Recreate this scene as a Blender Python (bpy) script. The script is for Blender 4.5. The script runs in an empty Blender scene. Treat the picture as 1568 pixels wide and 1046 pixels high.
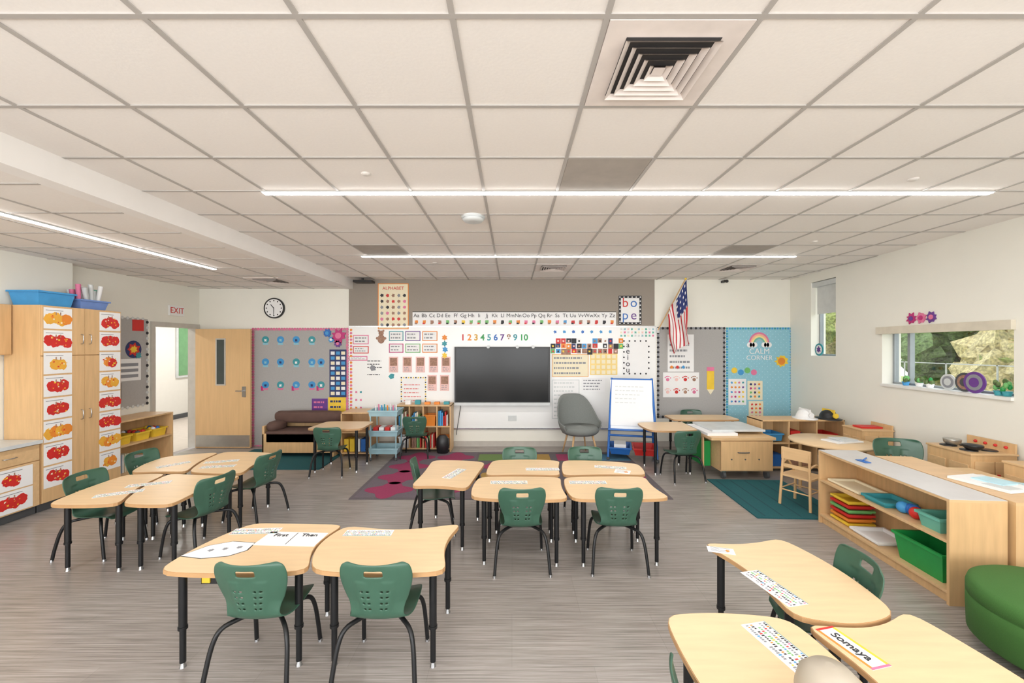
import bpy, math, random
from mathutils import Vector, Matrix
random.seed(7)
sc = bpy.context.scene
try:
    sc.view_settings.view_transform = 'Standard'
    sc.view_settings.look = 'None'
except Exception as e:
    print(e)

# ------------------------------------------------------------------ materials
M = {}
def mat(name, col, rough=0.5, metal=0.0, var=0.06, scale=8.0, bump=0.0, stretch=(1,1,1), spec=0.5):
    if name in M: return M[name]
    m = bpy.data.materials.new(name); m.use_nodes = True
    nt = m.node_tree; b = nt.nodes['Principled BSDF']
    b.inputs['Roughness'].default_value = rough
    b.inputs['Metallic'].default_value = metal
    b.inputs['Specular IOR Level'].default_value = spec
    tc = nt.nodes.new('ShaderNodeTexCoord'); mp = nt.nodes.new('ShaderNodeMapping')
    mp.inputs['Scale'].default_value = stretch
    nz = nt.nodes.new('ShaderNodeTexNoise'); nz.inputs['Scale'].default_value = scale
    nz.inputs['Detail'].default_value = 4
    nt.links.new(tc.outputs['Object'], mp.inputs[0]); nt.links.new(mp.outputs[0], nz.inputs['Vector'])
    cr = nt.nodes.new('ShaderNodeValToRGB')
    cr.color_ramp.elements[0].position = 0.3; cr.color_ramp.elements[1].position = 0.7
    c = col
    cr.color_ramp.elements[0].color = (c[0]*(1-var), c[1]*(1-var), c[2]*(1-var), 1)
    cr.color_ramp.elements[1].color = (min(1,c[0]*(1+var)), min(1,c[1]*(1+var)), min(1,c[2]*(1+var)), 1)
    nt.links.new(nz.outputs['Fac'], cr.inputs[0]); nt.links.new(cr.outputs[0], b.inputs['Base Color'])
    if bump > 0:
        bp = nt.nodes.new('ShaderNodeBump'); bp.inputs['Strength'].default_value = bump
        bp.inputs['Distance'].default_value = 0.01
        nt.links.new(nz.outputs['Fac'], bp.inputs['Height']); nt.links.new(bp.outputs[0], b.inputs['Normal'])
    M[name] = m
    return m
def srgb(r, g, b):
    f = lambda v: ((v/255+0.055)/1.055)**2.4 if v/255 > 0.04045 else v/255/12.92
    return (f(r), f(g), f(b))

wallm   = mat('wall_paint', srgb(238,236,226), 0.7, var=0.01, scale=3)
ceilm   = mat('ceiling_tile', srgb(240,235,230), 0.85, var=0.015, scale=60, bump=0.06)
gridm   = mat('ceiling_tbar', srgb(180,175,170), 0.5, var=0.01)
soffm   = mat('soffit_paint', srgb(242,239,236), 0.8, var=0.01)
graypan = mat('gray_fabric_panel', srgb(152,143,133), 0.9, var=0.05, scale=120, bump=0.1)
graybul = mat('gray_bulletin', srgb(172,170,168), 0.9, var=0.03, scale=40)
bluebul = mat('blue_bulletin', srgb(144,196,212), 0.8, var=0.03, scale=30)
wboard  = mat('whiteboard_enamel', srgb(240,241,240), 0.25, var=0.005)
woodm   = mat('maple_wood', srgb(214,176,128), 0.42, var=0.08, scale=4, stretch=(6,6,.6))
woodh   = mat('maple_wood_horizontal', srgb(216,180,134), 0.42, var=0.06, scale=4, stretch=(.8,8,8))
topm    = mat('maple_laminate_top', srgb(226,196,154), 0.33, var=0.05, scale=3, stretch=(1.2,9,9))
edgem   = mat('table_edge', srgb(186,146,102), 0.5, var=0.05)
doorwood= mat('door_birch', srgb(220,182,132), 0.38, var=0.05, scale=3, stretch=(7,7,.5))
blackm  = mat('black_metal', srgb(30,31,33), 0.38, metal=0.3, var=0.05)
chrome  = mat('chrome', srgb(190,192,195), 0.25, metal=1.0, var=0.02)
greenp  = mat('green_plastic', srgb(58,94,77), 0.34, var=0.04)
white   = mat('white_paper', srgb(238,238,238), 0.6, var=0.01)
cream   = mat('cream_paper', srgb(238,228,198), 0.6, var=0.02)
grayp   = mat('gray_print', srgb(140,142,148), 0.6)
darkp   = mat('dark_print', srgb(40,40,46), 0.6)
red     = mat('red', srgb(204,42,38), 0.5)
orange  = mat('orange', srgb(230,138,48), 0.5)
yellow  = mat('yellow', srgb(238,200,60), 0.5)
pink    = mat('pink', srgb(220,118,156), 0.5)
magenta = mat('magenta', srgb(186,44,116), 0.5)
purple  = mat('purple', srgb(104,58,140), 0.5)
blue    = mat('blue', srgb(38,104,184), 0.45)
sky_b   = mat('sky_blue', srgb(66,150,208), 0.5)
navy    = mat('navy', srgb(32,48,100), 0.5)
teal    = mat('teal', srgb(58,150,160), 0.5)
greenb  = mat('bin_green', srgb(30,150,72), 0.4)
lgreen  = mat('light_green', srgb(112,180,104), 0.5)
brown   = mat('brown_photo', srgb(160,122,102), 0.6, var=.25, scale=30)
sofam   = mat('sofa_brown', srgb(92,68,60), 0.8, var=0.1)
felt    = mat('gray_felt', srgb(122,126,123), 0.9, var=0.06, scale=60)
ottm    = mat('ottoman_green', srgb(62,108,46), 0.85, var=0.06, scale=200, bump=.15)
lgray   = mat('light_gray_plastic', srgb(206,210,210), 0.4)
cartm   = mat('cart_blue_gray', srgb(150,184,194), 0.4)
darkg   = mat('dark_gray', srgb(78,80,82), 0.6)
steel   = mat('steel_plate', srgb(180,178,172), 0.35, metal=.8)
screenm = mat('screen_black', srgb(28,29,30), 0.2, var=0.02, spec=.3)
bezel   = mat('bezel_black', srgb(30,30,32), 0.4)
skinp   = mat('pale_pink', srgb(236,196,190), 0.6)
mint    = mat('bin_mint',srgb(104,178,160),.45)
papers_c = [red, orange, yellow, pink, teal, sky_b, lgreen, purple, navy, magenta]

def floor_mat():
    m = bpy.data.materials.new('floor_linen_vinyl'); m.use_nodes = True
    nt = m.node_tree; b = nt.nodes['Principled BSDF']; N = nt.nodes.new; L = nt.links.new
    tc = N('ShaderNodeTexCoord'); mp = N('ShaderNodeMapping'); mp.inputs['Scale'].default_value = (1.1, 55, 1)
    n1 = N('ShaderNodeTexNoise'); n1.inputs['Scale'].default_value = 1.6; n1.inputs['Detail'].default_value = 6
    n1.inputs['Roughness'].default_value = .65
    L(tc.outputs['Object'], mp.inputs[0]); L(mp.outputs[0], n1.inputs['Vector'])
    cr = N('ShaderNodeValToRGB'); e = cr.color_ramp.elements
    e[0].position = .30; e[0].color = (*srgb(120,113,108), 1)
    e[1].position = .70; e[1].color = (*srgb(184,176,170), 1)
    L(n1.outputs['Fac'], cr.inputs[0])
    br = N('ShaderNodeTexBrick'); br.inputs['Scale'].default_value = 1
    br.inputs['Brick Width'].default_value = 1.0; br.inputs['Row Height'].default_value = .5
    br.inputs['Mortar Size'].default_value = .0012
    br.inputs['Color1'].default_value = (1,1,1,1); br.inputs['Color2'].default_value = (.92,.92,.92,1)
    br.inputs['Mortar'].default_value = (.76,.76,.76,1)
    L(tc.outputs['Object'], br.inputs['Vector'])
    mx = N('ShaderNodeMix'); mx.data_type = 'RGBA'; mx.blend_type = 'MULTIPLY'; mx.inputs[0].default_value = 1
    L(cr.outputs[0], mx.inputs[6]); L(br.outputs['Color'], mx.inputs[7]); L(mx.outputs[2], b.inputs['Base Color'])
    b.inputs['Roughness'].default_value = .24
    return m
floorm = floor_mat()

def emis(name, col, s):
    m = bpy.data.materials.new(name); m.use_nodes = True; nt = m.node_tree
    nt.nodes.clear(); e = nt.nodes.new('ShaderNodeEmission'); o = nt.nodes.new('ShaderNodeOutputMaterial')
    e.inputs[0].default_value = (*col, 1); e.inputs[1].default_value = s
    nt.links.new(e.outputs[0], o.inputs[0]); return m
led = emis('led_strip', (1, .985, .965), 40)

def glass_mat():
    m = bpy.data.materials.new('window_glass'); m.use_nodes = True; nt = m.node_tree; nt.nodes.clear()
    t = nt.nodes.new('ShaderNodeBsdfTransparent'); g = nt.nodes.new('ShaderNodeBsdfGlossy'); g.inputs['Roughness'].default_value = .02
    x = nt.nodes.new('ShaderNodeMixShader'); x.inputs[0].default_value = .05; o = nt.nodes.new('ShaderNodeOutputMaterial')
    nt.links.new(t.outputs[0], x.inputs[1]); nt.links.new(g.outputs[0], x.inputs[2]); nt.links.new(x.outputs[0], o.inputs[0]); return m
glass = glass_mat()

# ------------------------------------------------------------------ builder
class B:
    def __init__(s): s.v=[]; s.f=[]; s.m=[]; s.sm=[]; s.mats=[]
    def mi(s, m):
        if m not in s.mats: s.mats.append(m)
        return s.mats.index(m)
    def add(s, vs, fs, m, smooth=False):
        o = len(s.v); s.v += [tuple(p) for p in vs]; k = s.mi(m)
        for f in fs:
            s.f.append([i+o for i in f]); s.m.append(k); s.sm.append(smooth)
    def box(s, x0,x1,y0,y1,z0,z1, m, mx=None):
        vs = [Vector(p) for p in ((x0,y0,z0),(x1,y0,z0),(x1,y1,z0),(x0,y1,z0),(x0,y0,z1),(x1,y0,z1),(x1,y1,z1),(x0,y1,z1))]
        if mx is not None: vs = [mx @ p for p in vs]
        s.add(vs, [(0,3,2,1),(4,5,6,7),(0,1,5,4),(1,2,6,5),(2,3,7,6),(3,0,4,7)], m)
    def cyl(s, p0, p1, r0, r1, m, n=14, caps=True):
        p0=Vector(p0); p1=Vector(p1); d=(p1-p0).normalized()
        a=d.orthogonal().normalized(); b=d.cross(a); vs=[]
        for p,r in ((p0,r0),(p1,r1)):
            for i in range(n):
                t=2*math.pi*i/n; vs.append(p+a*r*math.cos(t)+b*r*math.sin(t))
        s.add(vs, [(i,(i+1)%n,n+(i+1)%n,n+i) for i in range(n)], m, True)
        if caps: s.add(vs, [tuple(range(n))[::-1], tuple(range(n,2*n))], m)
    def tube(s, pts, r, m, n=8, sub=5):
        P=[Vector(p) for p in pts]; Q=[]
        for i in range(len(P)-1):
            a=P[max(0,i-1)]; b=P[i]; c=P[i+1]; d=P[min(len(P)-1,i+2)]
            for k in range(sub):
                t=k/sub
                Q.append(.5*((2*b)+(c-a)*t+(2*a-5*b+4*c-d)*t*t+(3*b-a-3*c+d)*t**3))
        Q.append(P[-1]); vs=[]; ref=None
        for i,q in enumerate(Q):
            d=(Q[min(i+1,len(Q)-1)]-Q[max(i-1,0)]).normalized()
            if ref is None: ref=d.orthogonal().normalized()
            a=(ref-d*ref.dot(d)).normalized(); ref=a; b=d.cross(a)
            for j in range(n):
                t=2*math.pi*j/n; vs.append(q+a*r*math.cos(t)+b*r*math.sin(t))
        fs=[(i*n+j,i*n+(j+1)%n,(i+1)*n+(j+1)%n,(i+1)*n+j) for i in range(len(Q)-1) for j in range(n)]
        s.add(vs, fs, m, True); s.add(vs,[tuple(range(n))[::-1],tuple(range((len(Q)-1)*n,len(Q)*n))],m)
    def lathe(s, prof, c, m, n=24, sx=1, sy=1, smooth=True):
        c=Vector(c); vs=[]
        for r,z in prof:
            for i in range(n):
                t=2*math.pi*i/n; vs.append(c+Vector((r*math.cos(t)*sx,r*math.sin(t)*sy,z)))
        k=len(prof)
        s.add(vs,[(a*n+i,a*n+(i+1)%n,(a+1)*n+(i+1)%n,(a+1)*n+i) for a in range(k-1) for i in range(n)],m,smooth)
        s.add(vs,[tuple(range(n))[::-1],tuple(range((k-1)*n,k*n))],m)
    def ball(s, c, r, m, n=14, k=8):
        if not hasattr(r,'__len__'): r=(r,r,r)
        vs=[];c=Vector(c)
        for a in range(k+1):
            th=math.pi*a/k
            for i in range(n):
                t=2*math.pi*i/n
                vs.append(c+Vector((r[0]*math.sin(th)*math.cos(t),r[1]*math.sin(th)*math.sin(t),-r[2]*math.cos(th))))
        s.add(vs,[(a*n+i,a*n+(i+1)%n,(a+1)*n+(i+1)%n,(a+1)*n+i) for a in range(k) for i in range(n)],m,True)
    def prism(s, pts, z0, z1, mtop, mside, mp=None):
        n=len(pts); f = mp or (lambda u,v,w: Vector((u,v,w)))
        vs=[f(p[0],p[1],z0) for p in pts]+[f(p[0],p[1],z1) for p in pts]
        s.add(vs,[tuple(range(n,2*n)),tuple(range(n))[::-1]],mtop)
        s.add(vs,[(i,(i+1)%n,n+(i+1)%n,n+i) for i in range(n)],mside)
    def rect(s, pl, u0,u1,v0,v1, m, w0=0.0, w1=0.004):
        s.prism([(u0,v0),(u1,v0),(u1,v1),(u0,v1)], w0, w1, m, m, pl)
    def disc(s, pl, u,v,r, m, w0=0, w1=.005, n=18, ry=None):
        ry=ry or r
        s.prism([(u+r*math.cos(2*math.pi*i/n), v+ry*math.sin(2*math.pi*i/n)) for i in range(n)], w0, w1, m, m, pl)
    def blob(s, pl, u,v,r, m, w0=0, w1=.006, k=9, j=.35):
        n=k*2; pts=[]
        for i in range(n):
            rr=r*(1 if i%2 else 1-j)*random.uniform(.82,1.1); t=2*math.pi*i/n
            pts.append((u+rr*math.cos(t),v+rr*math.sin(t)))
        s.prism(pts,w0,w1,m,m,pl)
    def obj(s, name, loc=(0,0,0), rz=0, parent=None, bevel=0):
        me=bpy.data.meshes.new(name); me.from_pydata(s.v,[],s.f)
        for m in s.mats: me.materials.append(m)
        me.polygons.foreach_set('material_index', s.m); me.polygons.foreach_set('use_smooth', s.sm); me.update()
        o=bpy.data.objects.new(name,me); sc.collection.objects.link(o)
        o.location=loc; o.rotation_euler=(0,0,rz)
        if parent: o.parent=parent
        if bevel:
            b=o.modifiers.new('bevel','BEVEL'); b.width=bevel; b.segments=2; b.limit_method='ANGLE'; b.angle_limit=math.radians(50)
        return o

YB=8.03
BACK = lambda u,v,w: Vector((u, YB-w, v))
LCAB = lambda u,v,w: Vector((-5.5+w, u, v))
LWALL= lambda u,v,w: Vector((-6.1+w, u, v))
TA = math.atan(.0819); RT = Vector((-math.sin(TA),-math.cos(TA),0)); RN = Vector((-math.cos(TA),math.sin(TA),0)); RO=Vector((5.43,8.03,0))
RW = lambda u,v,w: RO+RT*u+RN*w+Vector((0,0,v))
KB=.012746   # metres per image pixel at the back wall's depth
def ex(a): return (a-784)*KB  # image pixel column to world X on the back wall
def ez(b): return 1.95-(b-530)*KB  # image pixel row to world Z on the back wall
def brect(b, x0,x1,y0,y1, m, w0=0.0, w1=.004): b.rect(BACK, ex(x0),ex(x1),ez(y1),ez(y0), m, w0, w1)  # bounds given in image pixels

def text(pl, body, u, v, size, m, w, parent=None, align='CENTER', name='lettering', rot=0, ext=.001):
    c=bpy.data.curves.new(name,'FONT'); c.body=body; c.size=size; c.align_x=align; c.align_y='CENTER'; c.extrude=ext
    c.materials.append(m)
    o=bpy.data.objects.new(name,c); sc.collection.objects.link(o)
    p=pl(u,v,w); ux=(pl(u+1,v,w)-p).normalized(); uy=(pl(u,v+1,w)-p).normalized(); uz=ux.cross(uy)
    R=Matrix((ux,uy,uz)).transposed().to_4x4()
    mw=Matrix.Translation(p)@R@Matrix.Rotation(rot,4,'Z')
    if parent:
        o.parent=parent
        pm=Matrix.LocRotScale(parent.location,parent.rotation_euler,parent.scale)
        o.matrix_parent_inverse=pm.inverted()
    o.matrix_basis=mw
    return o

# ------------------------------------------------------------------ room shell
ZC=3.25; ZL=3.07; YR=-2.6
def rx(y): return 4.772+.0819*y     # right wall X at a given Y
b=B(); b.box(-6.1,5.7,YR,8.1,-.1,0,floorm); b.obj('floor')
b=B(); b.prism([(-3.1,YR),(rx(YR),YR),(rx(8.03),8.03),(-3.1,8.03)],ZC,ZC+.1,ceilm,ceilm)
b.box(-6.1,-3.22,YR,8.03,ZL,ZL+.1,ceilm); b.obj('ceiling')
b=B(); b.box(-3.25,-3.1,YR,8.03,ZL-.006,ZC+.05,soffm); b.obj('trim_1')
b=B(); g=.012
xs=[-.235+.61*k for k in range(-4,10)]
ys=[1.615+.61*k for k in range(-6,11)]
for x in xs:
    y0=YR
    if x>rx(YR): y0=(x-4.772)/.0819+.02
    if y0<8: b.box(x-g,x+g,y0,8.02,ZC-.006,ZC+.001,gridm)
for y in ys: b.box(-3.09,rx(y)-.02,y-g,y+g,ZC-.0062,ZC+.001,gridm)
for x in [-3.1-.61*k-.15 for k in range(1,5)]: b.box(x-g,x+g,YR,8.02,ZL-.005,ZL+.001,gridm)
for y in ys: b.box(-6.08,-3.26,y-g,y+g,ZL-.0052,ZL+.001,gridm)
b.obj('trim_2')
b=B(); b.box(-6.2,5.7,8.03,8.2,0,3.4,wallm); b.obj('wall_back')
b=B()
b.box(-6.2,-5.95,YR,5.57,0,3.2,wallm)
b.box(-6.22,-6.1,5.57,7.0,0,3.2,wallm); b.box(-6.22,-6.1,7.93,8.1,0,3.2,wallm); b.box(-6.22,-6.1,7.0,7.93,2.30,3.2,wallm)
b.obj('wall_left')
b=B()
W1=(.63,1.265,1.78,3.09); W2=(2.20,3.85,1.42,2.16)
for (u0,u1,v0,v1) in [(-.2,W1[0],0,3.35),(W1[0],W1[1],0,W1[2]),(W1[0],W1[1],W1[3],3.35),(W1[1],W2[0],0,3.35),(W2[0],W2[1],0,W2[2]),(W2[0],W2[1],W2[3],3.35),(W2[1],10.75,0,3.35)]:
    b.rect(RW,u0,u1,v0,v1,wallm,-.25,0)
b.obj('wall_right')
b=B(); b.box(-6.2,4.7,YR-.2,YR,0,.7,wallm); b.box(-6.2,4.7,YR-.2,YR,2.9,3.35,wallm)
for x in (-6.1,-3.4,-.7,2.0,4.5): b.box(x-.12,x+.12,YR-.2,YR,.7,2.9,wallm)  # unseen wall; openings between the piers are invented to admit fill light
b.obj('wall_rear')
cove=mat('cove_base',srgb(190,184,176),.6)
b=B(); b.box(-3.1,5.2,8.0,8.03,0,.1,cove); b.obj('baseboard_back')
b=B(); b.rect(RW,.02,8,0,.1,cove,0,.012); b.obj('baseboard_right')

def window(W,parts):
    b=B(); u0,u1,v0,v1=W; t=.03
    fm=mat('window_frame_gray',srgb(150,156,160),.4,metal=.3)
    b.rect(RW,u0,u1,v0,v0+t,fm,-.2,-.14); b.rect(RW,u0,u1,v1-t,v1,fm,-.2,-.14)
    b.rect(RW,u0,u0+t,v0,v1,fm,-.2,-.14); b.rect(RW,u1-t,u1,v0,v1,fm,-.2,-.14)
    for p in parts: b.rect(RW,p-.02,p+.02,v0,v1,fm,-.2,-.14)
    b.rect(RW,u0+t,u1-t,v0+t,v1-t,glass,-.175,-.17)
    return b
b=window(W1,[]); b.rect(RW,W1[0]+.02,W1[1]-.02,2.52,3.08,mat('shade_white',srgb(214,216,214),.8),-.1,-.095)
b.rect(RW,W1[0]-.01,W1[1]+.01,3.0,3.08,lgray,-.12,-.02)
b.obj('window_1')
b=window(W2,[W2[0]+.26])
b.rect(RW,W2[0],W2[1],W2[2]-.03,W2[2]+.004,mat('sill_white',srgb(232,232,228),.4),-.2,.03)
shade=mat('shade_beige',srgb(214,206,188),.7)
b.rect(RW,W2[0]-.05,W2[1]+.02,2.12,2.22,shade,0.001,.05)
b.obj('window_2')

# outside
grass=mat('grass',srgb(150,160,100),.9,var=.25,scale=3)
leaf=mat('foliage',srgb(140,150,84),.9,var=.6,scale=14)
leaf2=mat('foliage_dark',srgb(96,116,72),.9,var=.6,scale=18)
leaf3=mat('foliage_tan',srgb(178,166,120),.9,var=.5,scale=16)
b=B(); b.box(6,40,-12,30,-.3,-.2,grass); b.obj('lawn')
b=B()
for i in range(130):
    x=random.uniform(11.5,15); y=random.uniform(2,22); r=random.uniform(.35,.9)
    c=Vector((x,y,.9+random.uniform(0,1.9)))
    n=12;k=8;vs=[]
    for a in range(k+1):
        th=math.pi*a/k
        for q in range(n):
            t=2*math.pi*q/n; rr=r*random.uniform(.65,1.3)
            vs.append(c+Vector((rr*math.sin(th)*math.cos(t),rr*math.sin(th)*math.sin(t),-rr*math.cos(th))))
    b.add(vs,[(a*n+q,a*n+(q+1)%n,(a+1)*n+(q+1)%n,(a+1)*n+q) for a in range(k) for q in range(n)],random.choice([leaf,leaf3,leaf2,leaf3]))
b.obj('hedge')
b=B(); fg=mat('fence_gray',srgb(168,170,166),.7)
for i in range(14): b.box(8.97,8.99,4+i*.9,4.02+i*.9,-.2,1.6,fg)
b.box(8.97,8.99,4,16,1.58,1.6,fg)
b.obj('wire_fence')

# corridor behind the doorway
corm=mat('corridor_wall',srgb(228,226,220),.7,var=.01)
b=B(); b.box(-9.2,-6.22,5.5,13,-.1,0,mat('corridor_floor',srgb(196,186,176),.35)); b.obj('corridor_floor')
b=B(); b.box(-9.2,-9.0,5.5,13,0,3,corm); b.box(-9.2,-6.22,12.8,13,0,3,corm); b.box(-9.2,-6.22,5.3,5.5,0,3,corm); b.box(-6.3,-6.22,8.1,12.8,0,3,corm)
b.box(-9,-8.98,5.5,12.8,0,.12,darkg)
b.obj('wall_corridor')
b=B(); b.box(-9.2,-6.22,5.5,13,3,3.1,ceilm); b.obj('ceiling_corridor')
b=B(); b.box(-7.8,-7.5,6,12,2.985,2.998,emis('corridor_led',(1,.98,.95),21)); b.obj('corridor_light')
b=B(); gl=mat('green_tint_glass',srgb(110,160,114),.2)
b.box(-8.995,-8.96,11.0,11.55,1.1,2.5,lgray); b.box(-8.96,-8.95,11.06,11.49,1.16,2.44,gl); b.obj('window_3')

# ------------------------------------------------------------------ ceiling fixtures
for (x0,x1,y) in ((-2.09,4.03,3.47),(-2.16,4.08,5.93),(-2.1,4.0,1.0),(-2.1,4.0,-1.45)):
    b=B(); b.box(x0-.01,x1+.01,y-.035,y+.035,ZC-.012,ZC,lgray); b.box(x0,x1,y-.027,y+.027,ZC-.018,ZC-.012,led)
    b.obj('linear_ceiling_light')
b=B(); b.box(-4.315,-4.245,.4,5.93,ZL-.012,ZL,lgray); b.box(-4.307,-4.253,.41,5.92,ZL-.018,ZL-.012,led); b.obj('linear_ceiling_light')
dp=mat('diffuser_white',srgb(232,222,216),.5); dk=mat('duct_dark',srgb(60,58,58),.8)
def diffuser(cx,cy,z,s=.2):
    b=B()
    b.box(cx-.29,cx+.29,cy-.29,cy+.29,z-.009,z,dp)
    b.box(cx-s,cx+s,cy-s,cy+s,z-.011,z-.009,dk)
    for k in range(5):
        o=s*(1.02-k*.19); i=o-s*.125
        z0=z-.030; z1=z-.013     # outer edge low, inner edge high; nested cones
        P=[(-o,-o,z0),(o,-o,z0),(o,o,z0),(-o,o,z0),(-i,-i,z1),(i,-i,z1),(i,i,z1),(-i,i,z1)]
        q=[(p[0]+cx,p[1]+cy,p[2]) for p in P]+[(p[0]+cx,p[1]+cy,p[2]+.003) for p in P]
        b.add(q,[(0,1,5,4),(1,2,6,5),(2,3,7,6),(3,0,4,7),(8,9,13,12),(9,10,14,13),(10,11,15,14),(11,8,12,15)],dp)
    b.box(cx-s*.13,cx+s*.13,cy-s*.13,cy+s*.13,z-.022,z-.018,dp)
    b.obj('ceiling_diffuser')
diffuser(.68,1.92,ZC); diffuser(.68,6.8,ZC); diffuser(3.73,6.8,ZC); diffuser(-3.85,2.53,ZL,.22); diffuser(-4.1,7.0,ZL)
b=B(); gt=mat('gray_ceiling_tile',srgb(172,165,157),.8)  # plain flat gray on single ceiling tiles
for (x,y) in ((.68,3.14),(-1.76,5.58),(3.12,5.58)): b.box(x-.29,x+.29,y-.29,y+.29,ZC-.004,ZC+.001,gt)
b.obj('trim_3')
b=B(); b.lathe([(.12,0),(.12,-.012),(.10,-.02),(.11,-.03),(.09,-.05),(.05,-.055)],(-.39,4.13,ZC),lgray,28); b.lathe([(.102,-.012),(.102,-.02)],(-.39,4.13,ZC),darkg,28); b.obj('wifi_access_point')
for (x,y,z) in ((-1.1,3.1,ZC),(3.12,3.2,ZC),(3.75,5.1,ZC),(-1.2,6.4,ZC)):
    b=B(); b.lathe([(.036,0),(.036,-.005),(.022,-.014),(.01,-.016)],(x,y,z),mat('sprinkler_cap',srgb(214,208,202),.6),16); b.obj('sprinkler_cap')

# ------------------------------------------------------------------ back wall
b=B(); brect(b,534.5,1002,428,500,graypan,0.0005,.012); b.obj('gray_wall_panel')
b=B(); brect(b,534.5,1004,500,655,wboard,0.0005,.014); brect(b,534.5,1004,655,657,chrome,.0005,.03)
brect(b,534.5,1004,499,500.5,chrome,.0005,.018); b.obj('whiteboard')
b=B(); fr=mat('door_frame_paint',srgb(194,190,182),.5)
b.box(-6.24,-6.07,6.93,7.01,0,2.37,fr); b.box(-6.24,-6.07,7.92,8.0,0,2.37,fr); b.box(-6.24,-6.07,7.01,7.92,2.29,2.37,fr); b.obj('trim_4')
b=B()
b.box(-6.05,-5.0,7.86,7.905,.01,2.28,doorwood)
b.box(-5.66,-5.47,7.852,7.86,1.2,2.10,fr); b.box(-5.635,-5.495,7.848,7.853,1.225,2.075,mat('dark_glass',srgb(70,78,76),.1))
b.box(-6.04,-5.01,7.852,7.86,.03,.25,steel)
b.box(-5.15,-5.08,7.845,7.86,.98,1.18,steel); b.cyl((-5.115,7.845,1.1),(-5.115,7.8,1.1),.012,.012,chrome); b.cyl((-5.115,7.8,1.1),(-5.24,7.8,1.1),.01,.01,chrome)
b.obj('door_1')
b=B(); b.rect(LWALL,7.3,7.62,2.5,2.68,white,.0,.03); e=b.obj('exit_sign')
text(lambda u,v,w: Vector((-6.1+w,u,v)),'EXIT',7.46,2.59,.15,red,.032,e)
CY=lambda r,m,w0,w1,b: b.disc(BACK,ex(421),ez(472),r,m,w0,w1,40)
b=B(); CY(.2,bezel,0,.035,b); CY(.175,white,.03,.037,b)
for i in range(12):
    t=i*math.pi/6; u=ex(421)+.145*math.sin(t); v=ez(472)+.145*math.cos(t); b.disc(BACK,u,v,.013,bezel,.037,.039,8)
b.cyl(BACK(ex(421),ez(472),.042),BACK(ex(421)-.005,ez(472)-.13,.042),.006,.004,bezel); b.cyl(BACK(ex(421),ez(472),.042),BACK(ex(421)-.06,ez(472)+.07,.042),.008,.006,bezel)
b.obj('wall_clock')
def scallop(b,x0,x1,y0,y1,m,m2=None,r=3.2,step=5,w=.014):
    n=int((x1-x0)/step)
    for i in range(n+1):
        for y in (y0,y1): b.disc(BACK,ex(x0+(x1-x0)*i/n),ez(y),r*KB,m2 if (m2 and i%2) else m,w-.004,w+(i%2)*.001,10)
    n=int((y1-y0)/step)
    for i in range(1,n):
        for x in (x0,x1): b.disc(BACK,ex(x),ez(y0+(y1-y0)*i/n),r*KB,m2 if (m2 and i%2) else m,w-.004,w+(i%2)*.001,10)
def lines(b,x0,x1,y0,y1,n,m=grayp,w=.02,f=.35):
    h=(y1-y0)/n
    for i in range(n):
        xx=x0; end=x0+(x1-x0)*random.uniform(.7,1)
        while xx<end:
            L=min(random.uniform(1.5,5),end-xx)
            brect(b,xx,xx+L,y0+h*i+h*(1-f)/2,y0+h*i+h*(1+f)/2,m,w-.003,w); xx+=L+1.2
def poster(name,x0,x1,y0,y1,base=white,border=None,nl=0,pics=(0,0),w=.016,lm=grayp,title=None,cols=papers_c,tm=darkp,ts=None):
    b=B()
    if border: brect(b,x0,x1,y0,y1,border,w-.003,w); brect(b,x0+1.2,x1-1.2,y0+1.2,y1-1.2,base,w,w+.001)
    else: brect(b,x0,x1,y0,y1,base,w-.003,w+.001)
    yy=y0+2
    if title: yy=y0+(y1-y0)*.2
    if nl: lines(b,x0+3,x1-3,yy,y1-2,nl,lm,w+.003)
    c,r=pics
    for i in range(c):
        for j in range(r):
            cx=x0+2+(x1-x0-4)*(i+.5)/c; cy=yy+(y1-2-yy)*(j+.5)/r
            q=min((x1-x0-4)/c,(y1-2-yy)/r)*.34
            b.blob(BACK,ex(cx),ez(cy),q*KB,random.choice(cols),w,w+.003,5,.25)
    o=b.obj(name)
    if title: text(BACK,title,ex((x0+x1)/2),ez(y0+(y1-y0)*.11),(ts or (y1-y0)*.12)*KB,tm,w+.003,o)
    return o
poster('alphabet_chart_poster',579,626,434,504,cream,orange,0,(5,6),title='ALPHABET',tm=red,ts=7,cols=[brown,red,grayp,darkp,pink,brown])
b=B(); brect(b,632,943,477,500,white,.013,.017); brect(b,632,943,477,478,darkp,.014,.018)
for i in range(26):
    cx=632+311*(i+.5)/26
    b.blob(BACK,ex(cx),ez(493),3.6*KB,random.choice([red,brown,orange,sky_b,darkp,lgreen,pink,yellow]),.017,.02,4,.3)
    brect(b,cx-2.5,cx+1,494,496.5,random.choice([darkp,brown,red]),.0175,.021)
o=b.obj('alphabet_strip_banner')
for i in range(26):
    ch=chr(65+i); text(BACK,ch+ch.lower(),ex(632+311*(i+.5)/26),ez(483.3),8.2*KB,darkp,.019,o)
b=B(); brect(b,704,806,511.5,522,wboard,.014,.0155)
o=b.obj('number_cards')
ncol=[red,orange,mat('ochre',srgb(206,156,30),.5),greenb,teal,blue,purple,brown,teal,greenb]
for i in range(10):
    text(BACK,str(i+1),ex(709+10*i+(3 if i==9 else 0)),ez(517),13*KB,ncol[i],.018,o,ext=.002).data.offset=.004
b=B(); brect(b,947,982,453,497,darkp,.012,.016)
scallop(b,949,980,455,495,white,darkp,1.1,3,.019); brect(b,950.5,978.5,456.5,493.5,white,.016,.018); o=b.obj('letter_poster')
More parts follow.
